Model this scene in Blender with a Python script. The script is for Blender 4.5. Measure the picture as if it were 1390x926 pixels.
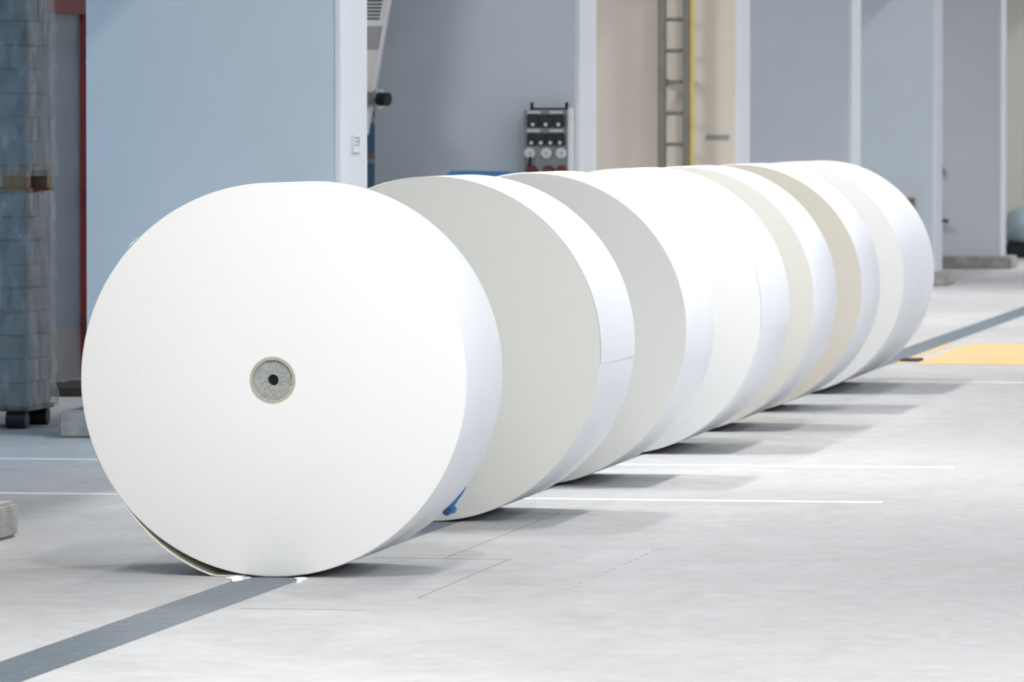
import bpy, bmesh, math, random
from mathutils import Vector, Matrix
random.seed(7)
for o in list(bpy.data.objects): bpy.data.objects.remove(o)
SC = bpy.context.scene
COL = SC.collection
PI = math.pi

# ------------------------------------------------------------------ camera
# world: +Y runs along the row of rolls, +X to the right, floor at z = 0, camera above the origin
F, H, VX, VY = 8000.0, 1.465, 2070.0, 180.0          # focal length in px (1390 wide), eye height, vanishing point of the row
PITCH = math.atan((463 - VY) / F)
YAW = math.atan((VX - 695) / F * math.cos(PITCH))
cam_d = bpy.data.cameras.new('camera'); cam = bpy.data.objects.new('camera', cam_d); COL.objects.link(cam)
cam.location = (0, 0, H)
cam.rotation_euler = (PI / 2 - PITCH, 0, YAW)
cam_d.sensor_width = 36; cam_d.lens = F / 1390 * 36
cam_d.clip_start = .5; cam_d.clip_end = 400
cam_d.dof.use_dof = True; cam_d.dof.focus_distance = 20.5; cam_d.dof.aperture_fstop = 10
SC.camera = cam

# ------------------------------------------------------------------ world, lamps, exposure
w = bpy.data.worlds.new('world'); SC.world = w; w.use_nodes = True
w.node_tree.nodes['Background'].inputs[0].default_value = (.80, .86, .95, 1)
w.node_tree.nodes['Background'].inputs[1].default_value = .0
SC.view_settings.view_transform = 'Standard'; SC.view_settings.look = 'None'
SC.view_settings.gamma = 1; SC.view_settings.use_curve_mapping = False
SC.view_settings.exposure = -0.77

def lamp(x, y, z, sx, sy, power, color, rot=(0, 0, 0), spread=180):
    d = bpy.data.lights.new('hall_or_fill_lamp', 'AREA'); d.shape = 'RECTANGLE'; d.size = sx; d.size_y = sy
    d.energy = power; d.color = color; d.spread = math.radians(spread)
    o = bpy.data.objects.new('hall_or_fill_lamp', d); COL.objects.link(o)
    o.location = (x, y, z); o.rotation_euler = rot
    return o
CEIL = 7.6
NEUT = (1.0, .985, .95); COOL = (.84, .90, 1.0)
for y, a, b in ((14.0, 600, 260), (25.3, 570, 260), (31.6, 0, 300), (38.8, 430, 240), (45.5, 0, 380), (52.3, 430, 240), (65.8, 430, 240)):     # two tracks above the rolls; single lamps added to brighten panels
    if a: lamp(-1.7, y, CEIL - .3, .35, 1.4, a * .85, NEUT, spread=135)
    lamp(-5.3, y, CEIL - .3, .35, 1.4, b, NEUT, spread=110)
for y in (-14, -8, -2, 4):                                                        # unseen lamps added at the near end to brighten camera-facing faces
    lamp(-.8, y, CEIL - .3, .5, 2.4, 500, NEUT)
    lamp(2.4, y, CEIL - .3, .5, 2.4, 500, NEUT)
for y in range(-14, 80, 7):                                                       # tracks over the rest of the hall
    lamp(3.6, y, CEIL - .3, .35, 1.6, 250, COOL)
    lamp(9.0, y, CEIL - .3, .35, 1.6, 300, COOL)
BLUE = (.28, .66, 1.0)
lamp(-8.40, 25.9, 2.5, .4, 2.4, 50, BLUE, (0, -PI / 2 + .9, .1), 150)                  # cool lamp low on the wall inside the first bay
WARM = (1.0, .93, .84)
lamp(-7.9, 38.4, 3.1, .5, 1.6, 120, WARM, (.55, -.35, 0), 150)                            # warm lamp under the deck, shining on the ladder wall
for y in (31.2, 45.6, 52.8): lamp(-7.7, y, 3.1, .5, 1.6, 66, (.93, .97, 1), (.55, -.35, 0), 150)  # unseen fill lamps added in the bays to brighten the dark panels
lamp(-7.9, 60.4, 3.1, .5, 1.6, 60, (1, .96, .98), (.55, -.35, 0), 150)
lamp(-7.9, 67.6, 3.1, .5, 1.6, 60, WARM, (.55, -.35, 0), 150)

# ------------------------------------------------------------------ materials
def mat(name, color, rough=.6, metal=0, var=.0, scale=6, bump=0, bscale=60, spec=.5, stretch=(1, 1, 1), color2=None, emit=None):
    m = bpy.data.materials.new(name); m.use_nodes = True
    nt = m.node_tree; N = nt.nodes; L = nt.links
    b = N['Principled BSDF']
    b.inputs['Roughness'].default_value = rough; b.inputs['Metallic'].default_value = metal
    b.inputs['Specular IOR Level'].default_value = spec
    tc = N.new('ShaderNodeTexCoord'); mp = N.new('ShaderNodeMapping'); mp.inputs['Scale'].default_value = stretch
    L.new(tc.outputs['Object'], mp.inputs['Vector'])
    nz = N.new('ShaderNodeTexNoise'); nz.inputs['Scale'].default_value = scale; nz.inputs['Detail'].default_value = 6
    L.new(mp.outputs[0], nz.inputs['Vector'])
    mx = N.new('ShaderNodeMix'); mx.data_type = 'RGBA'
    c2 = color2 or tuple(max(0, c * (1 - var)) for c in color)
    mx.inputs['A'].default_value = (*color, 1); mx.inputs['B'].default_value = (*c2, 1)
    rp = N.new('ShaderNodeMapRange'); rp.inputs[1].default_value = .35; rp.inputs[2].default_value = .65
    L.new(nz.outputs['Fac'], rp.inputs[0]); L.new(rp.outputs[0], mx.inputs['Factor'])
    L.new(mx.outputs['Result'], b.inputs['Base Color'])
    if bump:
        n2 = N.new('ShaderNodeTexNoise'); n2.inputs['Scale'].default_value = bscale; n2.inputs['Detail'].default_value = 4
        L.new(mp.outputs[0], n2.inputs['Vector'])
        bp = N.new('ShaderNodeBump'); bp.inputs['Strength'].default_value = bump; bp.inputs['Distance'].default_value = .01
        L.new(n2.outputs['Fac'], bp.inputs['Height']); L.new(bp.outputs[0], b.inputs['Normal'])
    if emit:
        b.inputs['Emission Color'].default_value = (*color, 1); b.inputs['Emission Strength'].default_value = emit
    return m

def concrete_floor():
    m = bpy.data.materials.new('polished_concrete'); m.use_nodes = True
    nt = m.node_tree; N = nt.nodes; L = nt.links; b = N['Principled BSDF']
    tc = N.new('ShaderNodeTexCoord')
    def noise(scale, stretch, detail=8, lo=.3, hi=.7):
        mp = N.new('ShaderNodeMapping'); mp.inputs['Scale'].default_value = stretch
        L.new(tc.outputs['Object'], mp.inputs['Vector'])
        n = N.new('ShaderNodeTexNoise'); n.inputs['Scale'].default_value = scale; n.inputs['Detail'].default_value = detail
        n.inputs['Roughness'].default_value = .6
        L.new(mp.outputs[0], n.inputs['Vector'])
        r = N.new('ShaderNodeMapRange'); r.inputs[1].default_value = lo; r.inputs[2].default_value = hi
        L.new(n.outputs['Fac'], r.inputs[0]); return r.outputs[0]
    def mix(a, bb, f):
        x = N.new('ShaderNodeMix'); x.data_type = 'RGBA'
        for k, v in (('A', a), ('B', bb)):
            if isinstance(v, tuple): x.inputs[k].default_value = (*v, 1)
            else: L.new(v, x.inputs[k])
        L.new(f, x.inputs['Factor']); return x.outputs['Result']
    big = noise(.5, (1, .7, 1), 6, .35, .65); mid = noise(2.4, (1, .6, 1), 8, .35, .65); fine = noise(11, (1, .8, 1), 10, .35, .65)
    c = mix((.51, .514, .53), (.365, .366, .367), big)
    c2 = mix((.52, .523, .537), (.32, .319, .317), mid)
    c3 = mix((.52, .523, .535), (.35, .349, .347), fine)
    h1 = N.new('ShaderNodeMix'); h1.data_type = 'RGBA'; h1.inputs['Factor'].default_value = .5
    L.new(c, h1.inputs['A']); L.new(c2, h1.inputs['B'])
    h2 = N.new('ShaderNodeMix'); h2.data_type = 'RGBA'; h2.inputs['Factor'].default_value = .3
    L.new(h1.outputs['Result'], h2.inputs['A']); L.new(c3, h2.inputs['B'])
    L.new(h2.outputs['Result'], b.inputs['Base Color'])
    rr = N.new('ShaderNodeMapRange'); rr.inputs[3].default_value = .34; rr.inputs[4].default_value = .55
    L.new(mid, rr.inputs[0]); L.new(rr.outputs[0], b.inputs['Roughness'])
    b.inputs['Specular IOR Level'].default_value = .10
    bp = N.new('ShaderNodeBump'); bp.inputs['Strength'].default_value = .03; bp.inputs['Distance'].default_value = .01
    L.new(fine, bp.inputs['Height']); L.new(bp.outputs[0], b.inputs['Normal'])
    return m

def paper_face(name, ca, cb):
    # end of a wound roll: very fine concentric layers
    m = bpy.data.materials.new(name); m.use_nodes = True
    nt = m.node_tree; N = nt.nodes; L = nt.links; b = N['Principled BSDF']
    tc = N.new('ShaderNodeTexCoord'); sp = N.new('ShaderNodeSeparateXYZ'); L.new(tc.outputs['Object'], sp.inputs[0])
    cx = N.new('ShaderNodeCombineXYZ'); L.new(sp.outputs['X'], cx.inputs['X']); L.new(sp.outputs['Z'], cx.inputs['Y'])
    su = N.new('ShaderNodeVectorMath'); su.operation = 'SUBTRACT'; su.inputs[1].default_value = (0, R, 0); L.new(cx.outputs[0], su.inputs[0])
    ln = N.new('ShaderNodeVectorMath'); ln.operation = 'LENGTH'; L.new(su.outputs[0], ln.inputs[0])
    nz = N.new('ShaderNodeTexNoise'); nz.noise_dimensions = '1D'; nz.inputs['Scale'].default_value = 60; nz.inputs['Detail'].default_value = 8
    L.new(ln.outputs['Value'], nz.inputs['W'])
    mx = N.new('ShaderNodeMix'); mx.data_type = 'RGBA'
    mx.inputs['A'].default_value = (*ca, 1); mx.inputs['B'].default_value = (*cb, 1)
    L.new(nz.outputs['Fac'], mx.inputs['Factor']); L.new(mx.outputs['Result'], b.inputs['Base Color'])
    bp = N.new('ShaderNodeBump'); bp.inputs['Strength'].default_value = .05; bp.inputs['Distance'].default_value = .002
    L.new(nz.outputs['Fac'], bp.inputs['Height']); L.new(bp.outputs[0], b.inputs['Normal'])
    b.inputs['Roughness'].default_value = .7; b.inputs['Specular IOR Level'].default_value = .2
    return m

def film_mat():
    m = bpy.data.materials.new('stretch_film'); m.use_nodes = True
    nt = m.node_tree; N = nt.nodes; L = nt.links
    for n in list(N): N.remove(n)
    out = N.new('ShaderNodeOutputMaterial'); mx = N.new('ShaderNodeMixShader'); tr = N.new('ShaderNodeBsdfTransparent'); pr = N.new('ShaderNodeBsdfPrincipled')
    pr.inputs['Base Color'].default_value = (.62, .66, .68, 1); pr.inputs['Roughness'].default_value = .22
    tr.inputs['Color'].default_value = (.93, .95, .96, 1)
    tc = N.new('ShaderNodeTexCoord'); mp = N.new('ShaderNodeMapping'); mp.inputs['Scale'].default_value = (9, 9, 3)
    nz = N.new('ShaderNodeTexNoise'); nz.inputs['Scale'].default_value = 2; nz.inputs['Detail'].default_value = 5
    L.new(tc.outputs['Object'], mp.inputs[0]); L.new(mp.outputs[0], nz.inputs['Vector'])
    r = N.new('ShaderNodeMapRange'); r.inputs[1].default_value = .35; r.inputs[2].default_value = .7; r.inputs[3].default_value = .12; r.inputs[4].default_value = .42
    L.new(nz.outputs['Fac'], r.inputs[0]); L.new(r.outputs[0], mx.inputs[0])
    bp = N.new('ShaderNodeBump'); bp.inputs['Strength'].default_value = .6; bp.inputs['Distance'].default_value = .02
    L.new(nz.outputs['Fac'], bp.inputs['Height']); L.new(bp.outputs[0], pr.inputs['Normal'])
    L.new(tr.outputs[0], mx.inputs[1]); L.new(pr.outputs[0], mx.inputs[2]); L.new(mx.outputs[0], out.inputs[0])
    return m

R = .650
M = dict(
    floor=concrete_floor(), paper=paper_face('white_paper', (.885, .882, .87), (.865, .862, .845)), paper_shade_ivory=paper_face('ivory_shaded_paper', (.80, .795, .745), (.775, .77, .715)), paper_shade_grey=paper_face('grey_shaded_paper', (.67, .66, .61), (.645, .635, .58)), paper_shade_offwhite=paper_face('off_white_shaded_paper', (.83, .825, .795), (.81, .805, .77)), paper_shade_cream=paper_face('cream_shaded_paper', (.68, .64, .565), (.655, .615, .535)),  # darker paper tones carry end-face shading in their colour
    rim=mat('paper_rim', (.84, .845, .865), .55, var=.02, scale=3, spec=.3),
    wrap_in=mat('wrap_paper', (.80, .775, .68), .7, var=.04, scale=8),
    board=mat('core_board', (.52, .45, .39), .8, var=.12, scale=40, bump=.2),
    plug=mat('chipboard_plug', (.42, .43, .40), .85, scale=110, color2=(.27, .285, .275), bump=.3, bscale=140),
    black=mat('black', (.012, .012, .014), .6),
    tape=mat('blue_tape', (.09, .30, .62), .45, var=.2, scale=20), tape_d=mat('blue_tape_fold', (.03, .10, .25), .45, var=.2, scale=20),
    grate=mat('galvanised_steel', (.23, .28, .33), .42, .5, var=.25, scale=14), frame=mat('grate_frame', (.20, .23, .27), .45, .6, var=.3, scale=20),
    pit=mat('drain_channel', (.10, .11, .12), .8, var=.3, scale=8),
    line=mat('white_floor_paint', (.86, .87, .88), .5, var=.05, scale=10), yellow=mat('yellow_floor_paint', (.56, .41, .19), .55, var=.10, scale=3),
    joint=mat('joint_sealant', (.30, .295, .29), .8, var=.2, scale=10), scuff=mat('floor_scuff', (.33, .33, .33), .8),
    blue_wall=mat('blue_grey_panel', (.56, .62, .68), .55, var=.06, scale=1.2, bump=.02, bscale=30),
    beige_wall=mat('beige_panel', (.66, .615, .57), .6, var=.06, scale=1.2),
    lav_wall=mat('pale_grey_panel', (.66, .665, .71), .6, var=.05, scale=1.2),
    olive_wall=mat('olive_beige_panel', (.64, .63, .58), .6, var=.05, scale=1.2),
    post=mat('white_edge_profile', (.66, .69, .73), .5, var=.03, scale=2),
    conc=mat('rough_concrete', (.42, .41, .39), .9, var=.35, scale=7, bump=.5, bscale=40),
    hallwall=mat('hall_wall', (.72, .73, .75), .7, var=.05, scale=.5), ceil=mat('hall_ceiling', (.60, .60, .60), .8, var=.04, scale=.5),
    backwall=mat('bay_wall', (.15, .18, .21), .7, var=.1, scale=1),
    red=mat('red_frame_paint', (.22, .025, .025), .5, var=.15, scale=6), leaf=mat('door_leaf_grey', (.24, .30, .36), .5, var=.06, scale=2),
    steel=mat('brushed_steel', (.50, .51, .52), .35, .9, var=.2, scale=30), darkwood=mat('dark_wood', (.045, .035, .03), .8, var=.4, scale=12, stretch=(1, 6, 1)),
    wood=mat('pallet_wood', (.30, .20, .11), .8, var=.35, scale=8, stretch=(1, 7, 1)), carton=mat('grey_carton', (.23, .24, .245), .8, var=.18, scale=9), film=film_mat(),
    lad=mat('ladder_grey', (.20, .20, .19), .5, .3, var=.15, scale=9), lady=mat('ladder_yellow', (.62, .50, .10), .5, var=.12, scale=9),
    boxg=mat('outlet_box_grey', (.25, .255, .26), .5, var=.08, scale=8), boxd=mat('outlet_dark', (.022, .024, .032), .35), boxw=mat('outlet_white', (.62, .64, .66), .4, var=.06, scale=30),
    reddark=mat('plug_red', (.16, .03, .025), .45, var=.2, scale=20),
    bin=mat('blue_plastic', (.06, .20, .42), .4, var=.1, scale=6), binw=mat('pale_plastic', (.62, .66, .70), .4),
    mach=mat('machine_cream', (.62, .585, .56), .5, var=.04, scale=4), machg=mat('machine_grey', (.30, .29, .295), .45, var=.05, scale=5), machw=mat('machine_white', (.68, .67, .67), .45, var=.03, scale=5),
    crateb=mat('crate_blue', (.17, .32, .52), .45, var=.15, scale=9),
    dark=mat('dark_steel', (.03, .032, .034), .35, .6, var=.3, scale=20), sign=mat('sign_white', (.66, .69, .72), .5), signg=mat('sign_grey', (.34, .36, .39), .5),
    brass=mat('brown_fitting', (.25, .17, .10), .5, .3, var=.2, scale=20), wrapblue=mat('light_blue_film', (.42, .55, .62), .3, var=.25, scale=5, bump=.3, bscale=12), paleblue=mat('crate_grey_blue', (.55, .62, .70), .5, var=.1, scale=9),
)

# ------------------------------------------------------------------ helpers
def tag(o, label=None, cat=None, group=None, kind=None):
    for k, v in (('label', label), ('category', cat), ('group', group), ('kind', kind)):
        if v: o[k] = v
    return o
def empty(name, loc, rz=0):
    o = bpy.data.objects.new(name, None); COL.objects.link(o); o.location = loc; o.rotation_euler = (0, 0, rz); o.empty_display_size = .1
    return o
class MB:
    def __init__(s): s.v = []; s.f = []
    def add(s, vs, fs):
        n = len(s.v); s.v += [tuple(p) for p in vs]; s.f += [tuple(i + n for i in q) for q in fs]; return s
    def box(s, x0, x1, y0, y1, z0, z1):
        return s.add([(x, y, z) for z in (z0, z1) for y in (y0, y1) for x in (x0, x1)],
                     [(0, 2, 3, 1), (4, 5, 7, 6), (0, 1, 5, 4), (2, 6, 7, 3), (0, 4, 6, 2), (1, 3, 7, 5)])
    def bbox(s, x0, x1, y0, y1, z0, z1, b=.01):        # box with chamfered edges
        bm = bmesh.new(); bmesh.ops.create_cube(bm, size=1)
        for v in bm.verts: v.co = Vector((x0 + (v.co.x + .5) * (x1 - x0), y0 + (v.co.y + .5) * (y1 - y0), z0 + (v.co.z + .5) * (z1 - z0)))
        bmesh.ops.bevel(bm, geom=list(bm.edges), offset=b, segments=2, affect='EDGES')
        bm.verts.index_update(); s.add([v.co.copy() for v in bm.verts], [[v.index for v in q.verts] for q in bm.faces]); bm.free(); return s
    def prism(s, pts, y0, y1):                          # polygon in XZ (counter-clockwise seen from -Y) pulled along Y
        n = len(pts)
        return s.add([(x, y0, z) for x, z in pts] + [(x, y1, z) for x, z in pts],
                     [tuple(range(n)), tuple(range(2 * n - 1, n - 1, -1))] + [(i, i + n, (i + 1) % n + n, (i + 1) % n) for i in range(n)])
    def tube(s, a, b, r, n=12, r2=None):
        a, b = Vector(a), Vector(b); d = (b - a).normalized(); u = d.orthogonal().normalized(); w_ = d.cross(u); r2 = r if r2 is None else r2
        vs = [a + (u * math.cos(2 * PI * i / n) + w_ * math.sin(2 * PI * i / n)) * r for i in range(n)] + [b + (u * math.cos(2 * PI * i / n) + w_ * math.sin(2 * PI * i / n)) * r2 for i in range(n)]
        return s.add(vs, [tuple(range(n - 1, -1, -1)), tuple(range(n, 2 * n))] + [(i, (i + 1) % n, (i + 1) % n + n, i + n) for i in range(n)])
    def lathe(s, prof, c=(0, 0, 0), n=64, axis='Y', closed=True):   # prof: (radius, along axis), a closed loop
        k = len(prof); vs = []
        for i in range(n):
            a = 2 * PI * i / n
            for r, t in prof:
                if axis == 'Y': vs.append((c[0] + r * math.cos(a), c[1] + t, c[2] + r * math.sin(a)))
                else: vs.append((c[0] + r * math.cos(a), c[1] + r * math.sin(a), c[2] + t))
        fs = []
        for i in range(n):
            j = (i + 1) % n
            for q in range(k if closed else k - 1):
                q2 = (q + 1) % k; fs.append((i * k + q, i * k + q2, j * k + q2, j * k + q))
        return s.add(vs, fs)
    def mesh(s, name, material, smooth=None):
        me = bpy.data.meshes.new(name); me.from_pydata(s.v, [], s.f); me.materials.append(material)
        bm = bmesh.new(); bm.from_mesh(me); bmesh.ops.recalc_face_normals(bm, faces=bm.faces)
        if smooth is not None:
            for q in bm.faces: q.smooth = True
            for e in bm.edges:
                if len(e.link_faces) == 2 and e.calc_face_angle() > math.radians(smooth): e.smooth = False
        bm.to_mesh(me); bm.free(); return me
    def build(s, name, material, parent=None, smooth=None):
        o = bpy.data.objects.new(name, s.mesh(name, material, smooth)); COL.objects.link(o)
        if parent is not None: o.parent = parent
        return o
def inst(name, me, parent, loc=(0, 0, 0), rot=(0, 0, 0)):
    o = bpy.data.objects.new(name, me); COL.objects.link(o); o.parent = parent; o.location = loc; o.rotation_euler = rot; return o

# ------------------------------------------------------------------ the hall
DX0, DX1 = -4.155, -3.945                      # the drain that runs under the rolls
YB, YE, XL, XR = -19.0, 84.0, -8.55, 13.0
fl = MB()
fl.box(XL, DX0, YB, YE, -.2, 0); fl.box(DX1, XR, YB, YE, -.2, 0); fl.box(DX0, DX1, YB, YE, -.2, -.09)
tag(fl.build('floor', M['floor']), 'polished pale concrete floor of the hall', 'floor', kind='structure')
FLOOR = bpy.data.objects['floor']
def joint(x0, x1, y0, y1): MB().box(x0, x1, y0, y1, -.004, .0006).build('expansion_joint', M['joint'], FLOOR)
joint(-3.90, -3.42, 19.89, 19.905); joint(-3.43, -3.424, 18.2, 19.9); joint(-3.89, -3.50, 17.70, 17.715)
joint(-3.66, -3.655, 19.9, 22.4); joint(-3.87, -3.50, 22.3, 22.32)
tag(MB().box(XL, XR, YB, YE, CEIL, CEIL + .2).build('ceiling', M['ceil']), 'plain light grey hall ceiling', 'ceiling', kind='structure')
for nm, b, lab in (('wall_right', (XR, XR + .2, YB, YE, 0, CEIL), 'pale grey long side wall of the hall'),
                   ('wall_far', (XL, XR, YE, YE + .2, 0, CEIL), 'pale grey end wall of the hall'),
                   ('wall_near', (XL, XR, YB - .2, YB, 0, CEIL), 'pale grey end wall at the hall entrance')):
    tag(MB().box(*b).build(nm, M['hallwall']), lab, 'wall', kind='structure')
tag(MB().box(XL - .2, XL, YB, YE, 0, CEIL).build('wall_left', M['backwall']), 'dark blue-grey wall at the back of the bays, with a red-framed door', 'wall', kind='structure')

# partition fins between the bays: one broad face towards the camera, pale edge profile towards the aisle, rough concrete plinth
FIN = [(20.0, 'blue_wall'), (27.55, 'blue_wall'), (34.75, 'blue_wall'), (41.95, 'beige_wall'), (49.2, 'blue_wall'), (56.35, 'blue_wall'), (63.45, 'lav_wall'), (70.7, 'olive_wall')]
FLAB = ['blue-grey partition wall whose concrete plinth sticks out beside the drain', 'blue-grey partition wall with a small sign on its pale edge', 'blue-grey partition wall carrying the grey outlet board',
        'beige partition wall with the ladder on it', 'plain blue-grey partition wall next after the beige ladder wall', 'blue-grey partition wall with a small brown fitting low down',
        'pale lavender-grey partition wall with two small fittings on it', 'olive-beige partition wall behind the light blue wrapped load']
XE, XI, TH = -5.56, -6.805, .65
for (y, mt), lab in zip(FIN, FLAB):
    t = tag(empty('wall_partition', ((XE + XI) / 2, y + TH / 2, 0)), lab, 'wall', kind='structure')
    hx = (XE - XI) / 2; hy = TH / 2
    MB().box(-hx, hx - .03, -hy, hy, .13, 3.3).build('panel', M[mt], t)
    MB().bbox(hx - .03, hx, -hy - .004, hy + .004, .13, 3.3, .004).build('edge_profile', M['post'], t)
    MB().bbox(-hx - .12, hx + (.18 if y < 21 else .12), -hy - .09, hy + .09, 0, .13, .012).build('plinth', M['conc'], t)

tag(MB().box(XL, XE + .1, YB, YE, 3.3, 3.55).build('shade_deck_1', M['ceil']), 'unseen flat grey deck added over the bays to shade them', 'deck', kind='structure')  # unseen deck added to keep ceiling light out of the bays
# door in the bay wall
dr = tag(empty('door_1', (XL, 34.0, 0)), 'grey door with dark red frame in the bay wall', 'door', kind='structure')
DY0, DY1 = 33.30, 34.33
MB().box(.002, .03, DY0 - 34, DY1 - 34, .02, 2.17).build('door_leaf', M['leaf'], dr)
fr = MB(); fr.box(.002, .07, DY1 - 34, DY1 - 33.88, 0, 2.26); fr.box(.002, .07, DY0 - 34.12, DY0 - 34, 0, 2.26); fr.box(.002, .07, DY0 - 34, DY1 - 34, 2.17, 2.26)
fr.build('door_frame', M['red'], dr)
for z in (1.95, 1.08, .3): MB().tube((.085, DY1 - 34.01, z - .08), (.085, DY1 - 34.01, z + .08), .018).build('hinge', M['steel'], dr)
MB().box(.002, .035, DY0 - 34 + .01, DY1 - 34.01, .0, .30).build('kick_plate', M['machg'], dr)

# ------------------------------------------------------------------ drain grate
dg = tag(empty('drain_grate', (-4.05, 15, 0)), 'long grey steel drain grate running beneath the paper rolls', 'drain')
hw = .105
for s in (-1, 1):
    MB().box(s * hw - (.010 if s > 0 else 0), s * hw + (.010 if s < 0 else 0), -4, 60, -.06, -.001).build('frame_rail', M['frame'], dg)
sl = MB().box(-hw + .010, hw - .010, -.022, .022, -.03, -.001).mesh('slat', M['grate'])
PITCH_S = .061
NEARN = 150
for i in range(NEARN): inst('slat', sl, dg, (0, -1.0 + i * PITCH_S, 0))
rest = MB()
y = -1.0 + NEARN * PITCH_S
while y < 59.5: rest.box(-hw + .010, hw - .010, y - .022, y + .022, -.03, -.001); y += PITCH_S
rest.build('far_slats', M['grate'], dg)['kind'] = 'stuff'

# ------------------------------------------------------------------ floor markings
for y, x1, lab in ((23.22, -2.5, 'white painted floor line crossing between the second and third paper roll'), (25.68, -2.45, 'white painted floor line crossing between the third and fourth paper roll')):
    e = tag(empty('floor_line', (-6, y, 0)), lab, 'floor marking', 'white lines across the floor')
    MB().box(-2.5 + 0, DX0 + 6, -.036, .036, 0, .0015).build('line_section', M['line'], e)
    MB().box(DX1 + 6, x1 + 6, -.036, .036, 0, .0015).build('line_section', M['line'], e)
tag(MB().box(-3.68, 2, 34.49, 34.56, 0, .0015).build('floor_line', M['line']), 'faint white painted floor line just before the yellow floor patch', 'floor marking', 'white lines across the floor')
yp = MB(); yp.add([(-3.80, 37.1, .0015), (2.2, 37.1, .0015), (2.2, 40.8, .0015), (-3.80, 40.8, .0015)] + [(-3.80, 37.1, 0), (2.2, 37.1, 0), (2.2, 40.8, 0), (-3.80, 40.8, 0)], [(0, 1, 2, 3), (4, 7, 6, 5), (0, 4, 5, 1), (1, 5, 6, 2), (2, 6, 7, 3), (3, 7, 4, 0)])
tag(yp.build('yellow_floor_patch', M['yellow']), 'broad yellow painted patch on the concrete floor beyond the last roll', 'floor marking')
tag(MB().box(-3.94, -3.885, 37.1, 40.9, 0, .0015).build('yellow_floor_stripe', M['yellow']), 'narrow yellow painted stripe right beside the drain grate', 'floor marking')
tag(MB().bbox(-3.935, -3.81, 37.55, 37.85, .0015, .014, .003).build('dark_sliver', M['darkwood']), 'thin dark brown batten lying between the yellow stripe and patch', 'sliver')  # low dark piece between the yellow stripe and patch
for i in range(15):
    t = i / 14; sx = -3.012 + .016 * t + random.uniform(-.006, .006); sy = 18.75 + 1.75 * t
    if random.random() < .85:
        a = random.uniform(.012, .02); MB().box(sx - a * .5, sx + a * .5, sy - .02, sy + .02, -.001, .0005).build('scuff_mark', M['scuff'], FLOOR)
# ------------------------------------------------------------------ paper rolls
RX = -4.06
ROLLS = [(18.98, .69), (21.81, .86), (24.12, .87), (26.53, 1.04), (28.55, .97), (30.66, .89), (32.78, 1.70)]
RLAB = ['white paper roll with grey core plug showing, blue tape and a loose outer sheet', 'white paper roll directly behind the roll with the blue tape',
        'white paper roll, third in the row counted from the one with blue tape', 'white paper roll in the middle of the row, its end face brightly lit',
        'white paper roll, fifth in the row counted from the one with blue tape', 'narrow white paper roll right in front of the broadest roll',
        'broadest white paper roll, at the end of the row by the yellow floor patch']
FACE_TONE = ['paper', 'paper_shade_ivory', 'paper_shade_offwhite', 'paper', 'paper_shade_grey', 'paper_shade_cream', 'paper']      # shade on the duller end faces is put into their paper colour
RC, RP, RH = .077, .067, .0185
def body_mesh(W):
    b = .006
    return MB().lathe([(RC, 0), (R - b, 0), (R - .002, .002), (R, b), (R, W - b), (R - .002, W - .002), (R - b, W), (RC, W)], (0, 0, R), 256)
def arc_sheet(a0, a1, W, rad, th, n=60, flat=False):
    m = MB(); vs = []; 
    for i in range(n + 1):
        t = i / n; a = a0 + (a1 - a0) * t; r = rad(t)
        for rr in (r, r + th):
            x = rr * math.cos(a); z = R + rr * math.sin(a)
            if flat: z = max(z, .0012 + (rr - r))
            vs += [(x, -.003 if flat else .004, z), (x, W if flat else W - .004, z)]
    fs = []
    for i in range(n):
        p = i * 4; q = p + 4
        fs += [(p, p + 1, q + 1, q), (p + 2, q + 2, q + 3, p + 3), (p, q, q + 2, p + 2), (p + 1, p + 3, q + 3, q + 1)]
    fs += [(0, 2, 3, 1), (n * 4, n * 4 + 1, n * 4 + 3, n * 4 + 2)]
    return m.add(vs, fs)
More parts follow.
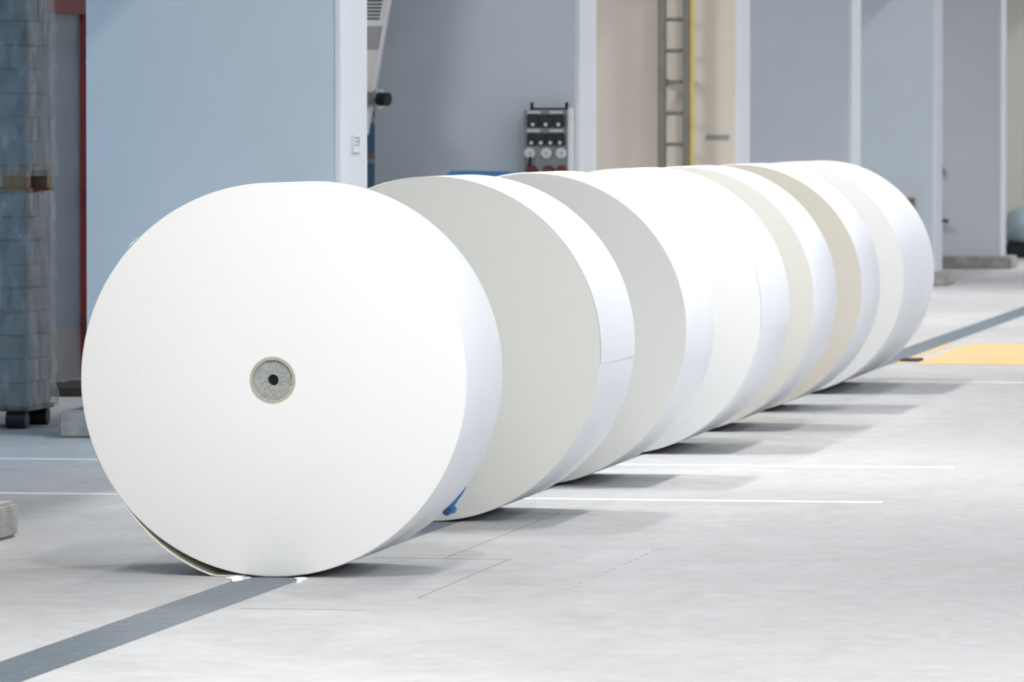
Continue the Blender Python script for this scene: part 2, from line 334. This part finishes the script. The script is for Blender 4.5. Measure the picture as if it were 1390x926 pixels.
for k, ((y, W), lab) in enumerate(zip(ROLLS, RLAB)):
    t = tag(empty('paper_roll', (RX, y, 0)), lab, 'paper roll', 'paper rolls standing in a row along the drain')
    b = body_mesh(W).build('paper_body', M[FACE_TONE[k]], t, 30)
    b.data.materials.append(M['rim'])
    for q in b.data.polygons:
        c = q.center
        if math.hypot(c.x, c.z - R) > R - .004: q.material_index = 1
    MB().lathe([(RP, -.001), (RC, -.001), (RC, W + .001), (RP, W + .001)], (0, 0, R), 72).build('core_tube', M['board'], t, 30)
    for yy in (.006, W - .056):
        pl = MB().lathe([(RH, yy), (RP, yy), (RP, yy + .05), (RH, yy + .05)], (0, 0, R), 64).build('core_plug', M['plug'], t, 30)
        MB().tube((0, yy + .03, R), (0, yy + .045, R), RH, 32).build('plug_hole', M['black'], pl)
    a = {1: -.08, 3: -.12}.get(k)
    if a is not None:      # tail end of the outermost sheet
        arc_sheet(a, a + 1.9, W, lambda q: R + .0012 * (1 - q), .0006).build('tail_sheet', M['rim'], t, 30)
    if k == 0:
        # loose outer sheet, sagging off the lower left and lying on the floor
        A0, A1 = PI + .70, 1.5 * PI - .14
        def rad(q): return R * (1 + .042 * math.sin(min(1, q * 1.15) * PI * .5) ** 1.3) + .001
        arc_sheet(A0, A1, W, rad, .0016, 60, True).build('loose_sheet', M['wrap_in'], t, 30)
        # small torn nick in the outer wrap, upper left
        n = MB()
        for da, l in ((2.37, .020), (2.395, .012), (2.345, .010)):
            p = Vector((R * math.cos(da), 0, R + R * math.sin(da))); tt = Vector((math.sin(da), 0, -math.cos(da))); nn = Vector((math.cos(da), 0, math.sin(da)))
            p0 = p + nn * .0003 + tt * .012; p1 = p + nn * l * .45 - tt * l; p2 = p + nn * .0003 - tt * .004
            n.add([(v.x, yy, v.z) for yy in (-.002, .05) for v in (p0, p1, p2)], [(0, 1, 2), (3, 5, 4), (0, 3, 4, 1), (1, 4, 5, 2), (2, 5, 3, 0)])
        n.build('torn_edge', M['paper'], t)
        # blue tape on the far edge of the rim, lower right
        a0, a1 = -.635, -.80; N_ = 14; vs = []; fs = []
        for i in range(N_ + 1):
            q = i / N_; an = a0 + (a1 - a0) * q
            ri, ro = R + .0006 - .006 * q, R + .002 + .013 * q ** .8
            for yy in (W + .0005, W + .0018): vs += [(rr * math.cos(an), yy - .012 * q * (rr > R), R + rr * math.sin(an)) for rr in (ri, ro)]
        for i in range(N_):
            p = i * 4; q = p + 4
            fs += [(p, p + 1, q + 1, q), (p + 2, q + 2, q + 3, p + 3), (p, q, q + 2, p + 2), (p + 1, p + 3, q + 3, q + 1)]
        fs += [(0, 2, 3, 1), (N_ * 4, N_ * 4 + 1, N_ * 4 + 3, N_ * 4 + 2)]
        tpo = MB().add(vs, fs).build('tape', M['tape'], t, 40); tpo['label'] = 'strip of blue tape peeling off'
        ca = -.790; cc = Vector(((R + .012) * math.cos(ca), 0, R + (R + .012) * math.sin(ca)))
        MB().lathe([(.001, -.03), (.012, -.03), (.014, -.01), (.0125, .0), (.001, .0)], (cc.x - .006, W - .002, cc.z - .002), 18).build('tape_curl', M['tape_d'], tpo, 40)
        MB().prism([(cc.x - .002, cc.z + .004), (cc.x + .004, cc.z - .010), (cc.x + .020, cc.z - .006), (cc.x + .026, cc.z + .006), (cc.x + .022, cc.z + .016), (cc.x + .008, cc.z + .020)], W - .004, W - .001).build('tape_flap', M['tape'], tpo)
# scraps under the first roll
for i, (dx, dy, s) in enumerate(((-.085, -.17, .02), (.115, -.10, .016), (-.10, -.09, .03), (.13, -.21, .010))):
    m = MB(); n = 7; pts = [(s * (1 + .5 * math.sin(3.1 * j + i)) * math.cos(2 * PI * j / n), 2.2 * s * (1 + .4 * math.cos(2.3 * j)) * math.sin(2 * PI * j / n)) for j in range(n)]
    m.add([(x, y, .002 + .006 * abs(math.sin(j + i))) for j, (x, y) in enumerate(pts)] + [(x, y, .0) for x, y in pts], [tuple(range(n)), tuple(range(2 * n - 1, n - 1, -1))] + [(j, j + n, (j + 1) % n + n, (j + 1) % n) for j in range(n)])
    o = m.build('paper_scrap', M['paper']); o.location = (RX + dx, 18.98 + dy, 0.0)
    tag(o, 'tiny torn white paper scrap on the floor under the roll with loose sheet', 'paper scrap', 'paper scraps by the drain')

# ------------------------------------------------------------------ wrapped loads in the bay
LX, LY = -7.275, 28.25        # near right corner
def load(name, z0, zp, z1, label, kind):
    LW, LD = .80, .52
    t = tag(empty(name, (LX - LW / 2, LY + LD / 2, z0)), label, 'pallet load', 'film-wrapped loads stacked in the bay')
    hx, hy = LW / 2, LD / 2; h = zp - z0
    pm = M['darkwood'] if kind == 0 else M['wood']
    p = MB().box(-hx, hx, -hy, hy, h - .022, h).build('pallet', pm, t)
    for bx in (-hx + .05, 0, hx - .07):
        for by in (-hy + .05, hy - .05):
            if kind == 0: MB().tube((bx - .05, by, .045), (bx + .05, by, .045), .045, 20).build('caster', M['black'], p); MB().box(bx - .04, bx + .04, by - .03, by + .03, .07, h - .022).build('caster_fork', M['dark'], p)
            else: MB().bbox(bx - .06, bx + .06, by - .05, by + .05, .016, h - .022, .004).build('block', M['wood'], p)
    if kind:
        for by in (-hy + .05, hy - .05): MB().box(-hx, hx, by - .05, by + .05, 0, .016).build('bottom_board', M['wood'], p)
    rows = int(round((z1 - zp) / .118)); ch = (z1 - zp) / rows
    cw, cd = (LW - .02) / 3, (LD - .02) / 2
    me = MB().bbox(-cw / 2 + .002, cw / 2 - .002, -cd / 2 + .002, cd / 2 - .002, .0015, ch - .0015, .005).mesh('carton', M['carton'])
    for r in range(rows):
        for i in range(3):
            for j in range(2):
                inst('carton', me, t, (-hx + .01 + cw * (i + .5) + random.uniform(-.003, .003), -hy + .01 + cd * (j + .5) + random.uniform(-.003, .003), h + r * ch))
    # stretch film, slightly loose, flaring at the foot
    m = MB(); n = 30; per = []
    for a in range(n): per.append((-hx + 2 * hx * a / n, -hy))
    for a in range(n): per.append((hx, -hy + 2 * hy * a / n))
    for a in range(n): per.append((hx - 2 * hx * a / n, hy))
    for a in range(n): per.append((-hx, hy - 2 * hy * a / n))
    K = len(per); Z = 34; vs = []
    zb = -.02 if kind else h - .01
    zb = h - (.05 if kind else .015)
    for q in range(Z + 1):
        z = zb + (z1 - z0 + .006 - zb) * q / Z
        for i, (x, y) in enumerate(per):
            e = .006 + .010 * random.random() ** 2 + .012 * math.exp(-q / 3) + .005 * math.sin(q * 1.3 + i * .2)
            vs.append((x + (e if x >= hx - 1e-6 else -e if x <= -hx + 1e-6 else 0), y + (e if y >= hy - 1e-6 else -e if y <= -hy + 1e-6 else 0), z))
    fs = [(q * K + i, q * K + (i + 1) % K, (q + 1) * K + (i + 1) % K, (q + 1) * K + i) for q in range(Z) for i in range(K)]
    m.add(vs, fs).build('stretch_film', M['film'], t, 60)
    return t
load('pallet_load', 0, .11, 1.165, 'grey film-wrapped carton load on a dark wheeled base', 0)
load('pallet_load', 1.175, 1.30, 2.85, 'grey film-wrapped carton load on a wooden pallet, stacked on top of another', 1)

# dark boards lying in front of the door
for i in range(4):
    o = MB().bbox(-.30, .30, -.12, .12, 0, .05, .006).build('dark_board', M['darkwood']); o.location = (-7.95 + .02 * i, 31.9 + .27 * i, 0); o.rotation_euler = (0, 0, .05 * i)
    tag(o, 'dark brown board lying on the floor before the red-framed door', 'board', 'dark boards on the floor by the door')

# ------------------------------------------------------------------ sign and label
s = tag(empty('wall_sign', (XE, 27.90, 1.41)), 'small pale sign with grey print on the white wall edge', 'sign')
MB().box(.001, .006, -.10, .10, -.045, .045).build('sign_plate', M['sign'], s)
MB().box(.006, .0075, -.10, -.085, -.045, .045).build('sign_border', M['signg'], s); MB().box(.006, .0075, -.085, .085, -.045, -.040).build('sign_border', M['signg'], s)
for z in (.030, .012, -.006): MB().box(.006, .0075, -.05, .07, z - .004, z + .004).build('print_line', M['signg'], s)
MB().box(.006, .0075, .06, .075, -.008, .034).build('print_line', M['signg'], s)
s = tag(empty('wall_label', (-5.705, 41.95, 1.432)), 'small dark nameplate with light print on the beige ladder wall', 'label')
MB().box(-.085, .085, -.006, -.001, -.018, .018).build('plate', M['signg'], s)
for i in range(6): MB().box(-.07 + i * .024, -.055 + i * .024, -.0075, -.006, -.009, .009).build('print_mark', M['boxg'], s)

# ------------------------------------------------------------------ outlet board
ob = tag(empty('outlet_board', (-5.735, 34.75, 1.0)), 'grey power outlet board with black lids and round white sockets', 'outlet board')
BW = .135; D = .16
MB().bbox(-BW, BW, -D, -.001, 0, .60, .006).build('enclosure', M['boxg'], ob)
MB().box(BW - .004, BW + .010, -D - .012, 0, -.02, .61).build('side_rail', M['boxw'], ob)
for x in (-.09, .12):
    MB().tube((x, -D + .02, .60), (x, -D + .02, .645), .010).build('hook', M['dark'], ob)
MB().tube((-.10, -D + .02, .607), (.13, -D + .02, .607), .006).build('top_bar', M['dark'], ob)
def row(z0, z1, n, win):
    for i in range(n):
        c = -BW + .02 + (2 * BW - .04) * (i + .5) / n; hw_ = (2 * BW - .04) / n / 2 - .001
        lid = MB().bbox(c - hw_, c + hw_, -D - .022, -D, z0, z1, .006).build('socket_lid', M['boxd'], ob)
        MB().tube((c, -D - .026, z0 + .016), (c, -D - .022, z0 + .016), .011, 16).build('lid_window', M['boxw'], lid)
row(.497, .574, 3, 1); row(.388, .463, 4, 1)
for z in (.586, .476):
    for x in (-.075, .06): MB().box(x - .04, x + .04, -D - .004, -D, z - .008, z + .008).build('label_strip', M['boxw'], ob)
for x in (-.10, 0, .09):
    q = MB().lathe([(0.001, -.024), (.026, -.024), (.034, -.016), (.034, 0), (.001, 0)], (x, -D, .342), 28).build('round_socket', M['boxw'], ob, 40)
    MB().tube((x + .006, -D - .027, .342), (x + .006, -D - .024, .342), .008, 10).build('contact_hole', M['signg'], q)
for x in (-.085, .015, .095): MB().lathe([(.001, -.04), (.03, -.04), (.036, -.01), (.036, 0), (.001, 0)], (x, -D, .235), 20).build('round_plug', M['reddark'], ob, 40)
MB().tube((-.09, -D - .03, .32), (-.10, -D - .03, .25), .010, 10).build('cable', M['dark'], ob)

# ------------------------------------------------------------------ ladder on the beige wall
LYY = 41.95
ld = tag(empty('ladder', (-5.985, LYY - .22, .13)), 'tall grey fixed ladder with one yellow edge, on the beige wall', 'ladder')
for x, nm in ((-.095, 0), (.085, 1)):
    MB().bbox(x - .028, x + .028, -.03, .03, .0, 3.1, .005).build('rail', M['lad'], ld)
MB().box(.113, .128, -.032, .05, 0, 3.1).build('edge_guard', M['lady'], ld)
i = 0
while .136 + i * .223 < 3.0: MB().tube((-.07, 0, .136 + i * .223 + .0), (.06, 0, .136 + i * .223), .014, 10).build('rung', M['lad'], ld); i += 1
for z in (.5, 1.7, 2.9):
    for x in (-.095, .085): MB().box(x - .015, x + .015, .03, .215, z - .02, z + .02).build('wall_bracket', M['lad'], ld)
MB().box(-.12, .12, -.04, .04, -.13, .0).build('foot_plate', M['lad'], ld)

# ------------------------------------------------------------------ machine in the second bay
mc = tag(empty('packing_machine', (-7.1, 34.25, 0)), 'cream and grey machine with louvred hood, jutting out behind the signed wall', 'machine')
MX = -7.1
def px(z): return -6.700 + (z - 1.5) * .1765 - MX      # the slanting right edge
MB().bbox(-.30, -.05, -.2, .2, 0, 1.5, .01).build('column', M['machg'], mc)
def slab(z0, z1, name, m, y0=-.25): return MB().prism([(-.45, z0), (px(z0) - .012, z0), (px(z1) - .012, z1), (-.45, z1)], y0, -.19).build(name, M[m], mc)
slab(1.45, 1.95, 'lower_cover', 'mach'); slab(1.95, 2.09, 'grey_panel', 'machg'); hd = slab(2.09, 3.1, 'hood', 'machw')
MB().prism([(px(1.45) - .012, 1.45), (px(1.45), 1.45), (px(3.1), 3.1), (px(3.1) - .012, 3.1)], -.26, -.18).build('edge_trim', M['machw'], mc)
for i in range(12):
    z = 2.135 + i * .021; MB().box(px(z) - .30, px(z) - .04, -.257, -.25, z - .006, z + .004).build('louvre', M['dark'], hd)
mt_ = MB().tube((px(1.66) - .02, -.30, 1.665), (px(1.66) + .055, -.33, 1.665), .042, 20).build('motor', M['steel'], mc, 40)
MB().tube((px(1.66) + .05, -.33, 1.662), (px(1.66) + .115, -.36, 1.660), .040, 20).build('motor_cap', M['dark'], mt_, 40)
MB().tube((px(1.66) + .045, -.325, 1.662), (px(1.66) + .06, -.335, 1.662), .060, 20).build('flange', M['steel'], mt_, 40)
MB().tube((px(1.66) - .06, -.28, 1.665), (px(1.66) - .02, -.30, 1.665), .03, 16).build('coupling', M['dark'], mt_, 40)
MB().tube((px(1.66) - .045, -.29, 1.67), (px(1.66) - .045, -.2, 1.67), .016, 12).build('bracket', M['dark'], mc)

MB().bbox(-.42, .1, -.19, .2, 1.5, 3.0, .02).build('rear_housing', M['machg'], mc)
# rack with blue crates deep in the bay
rk = tag(empty('storage_rack', (-7.18, 36.9, 0)), 'dark steel rack of blue crates seen through the gap beside the signed wall', 'rack')
for x in (-.62, .62):
    for yy in (-.28, .28): MB().box(x - .02, x + .02, yy - .02, yy + .02, 0, 1.95).build('upright', M['dark'], rk)
SH = [.35, .72, 1.09, 1.335, 1.60]
for z in SH: MB().box(-.64, .64, -.3, .3, z - .03, z).build('shelf', M['machg'], rk)
for q, z in enumerate(SH[:-1]):
    hgt = min(.22, SH[q + 1] - z - .034)
    for i in (1,):
        c = tag(empty('crate', (-7.18 - .41 + .41 * i, 36.9, z)), ('blue plastic crate on the %s shelf of the dark rack' % ['lowest', 'second', 'third', 'fourth'][q]), 'crate', 'blue crates in the rack')
        b = MB(); b.box(-.18, .18, -.27, .27, 0, .012); b.box(-.18, -.168, -.27, .27, .012, hgt); b.box(.168, .18, -.27, .27, .012, hgt); b.box(-.168, .168, -.27, -.258, .012, hgt); b.box(-.168, .168, .258, .27, .012, hgt)
        b.build('crate_body', M['crateb'], c)
        MB().box(-.185, .185, -.278, -.27, hgt - .03, hgt).build('rim', M['paleblue'], c)
# blue wheeled bin by the outlet board
bn = tag(empty('waste_bin', (-6.02, 34.15, 0)), 'blue wheeled waste bin below the outlet board', 'bin')
MB().prism([(-.20, .10), (.20, .10), (.24, 1.12), (-.24, 1.12)], -.26, .24).build('bin_body', M['bin'], bn)
lid = MB().prism([(-.25, 1.12), (.25, 1.12), (.25, 1.16), (.19, 1.235), (-.16, 1.24), (-.25, 1.16)], -.28, .26).build('lid', M['bin'], bn)
MB().tube((.15, -.29, 1.20), (.235, -.29, 1.195), .018, 12).build('lid_grip', M['binw'], lid)
for x in (-.2, .2): MB().tube((x - .025, .2, .10), (x + .025, .2, .10), .10, 24).build('wheel', M['black'], bn)
MB().box(-.19, .19, -.25, -.15, 0, .10).build('front_foot', M['bin'], bn)

# ------------------------------------------------------------------ fittings on the far walls and the wrapped load by the last wall
q = tag(empty('wall_fitting', (-6.23, 63.45, 1.046)), 'small brown junction box on the pale lavender wall, above the tap', 'fitting')
MB().bbox(-.06, .06, -.08, -.002, -.04, .04, .008).build('box', M['brass'], q); MB().box(-.045, .045, -.086, -.08, -.028, .028).build('cover', M['brass'], q)
q = tag(empty('wall_tap', (-6.23, 63.45, .54)), 'dark tap with lever low on the pale lavender wall', 'tap')
MB().tube((0, -.12, 0), (0, -.001, 0), .04, 16).build('valve_body', M['dark'], q); MB().tube((0, -.11, -.01), (.12, -.13, -.03), .016, 10).build('lever', M['dark'], q); MB().tube((0, -.12, 0), (0, -.16, -.04), .03, 12).build('spout', M['steel'], q)
q = tag(empty('wall_fitting', (-5.80, 56.35, .78)), 'brown fitting box on the blue-grey wall beside the broadest roll', 'fitting')
MB().bbox(-.04, .04, -.07, -.002, -.08, .06, .008).build('box', M['brass'], q); MB().tube((0, -.08, -.03), (0, -.07, -.03), .02, 12).build('knob', M['dark'], q)
q = tag(empty('wrapped_load', (-5.62, 69.3, 0)), 'rounded light blue film-wrapped load on a dark base at the olive wall', 'pallet load')
MB().bbox(-.45, .6, -.45, .45, 0, .16, .02).build('base', M['dark'], q)
ms = MB().lathe([(.001, .16), (.40, .16), (.46, .22), (.47, .40), (.42, .52), (.30, .60), (.001, .63)], (0.05, 0, 0), 40, 'Z', False)
ms.build('wrapped_goods', M['wrapblue'], q, 50)
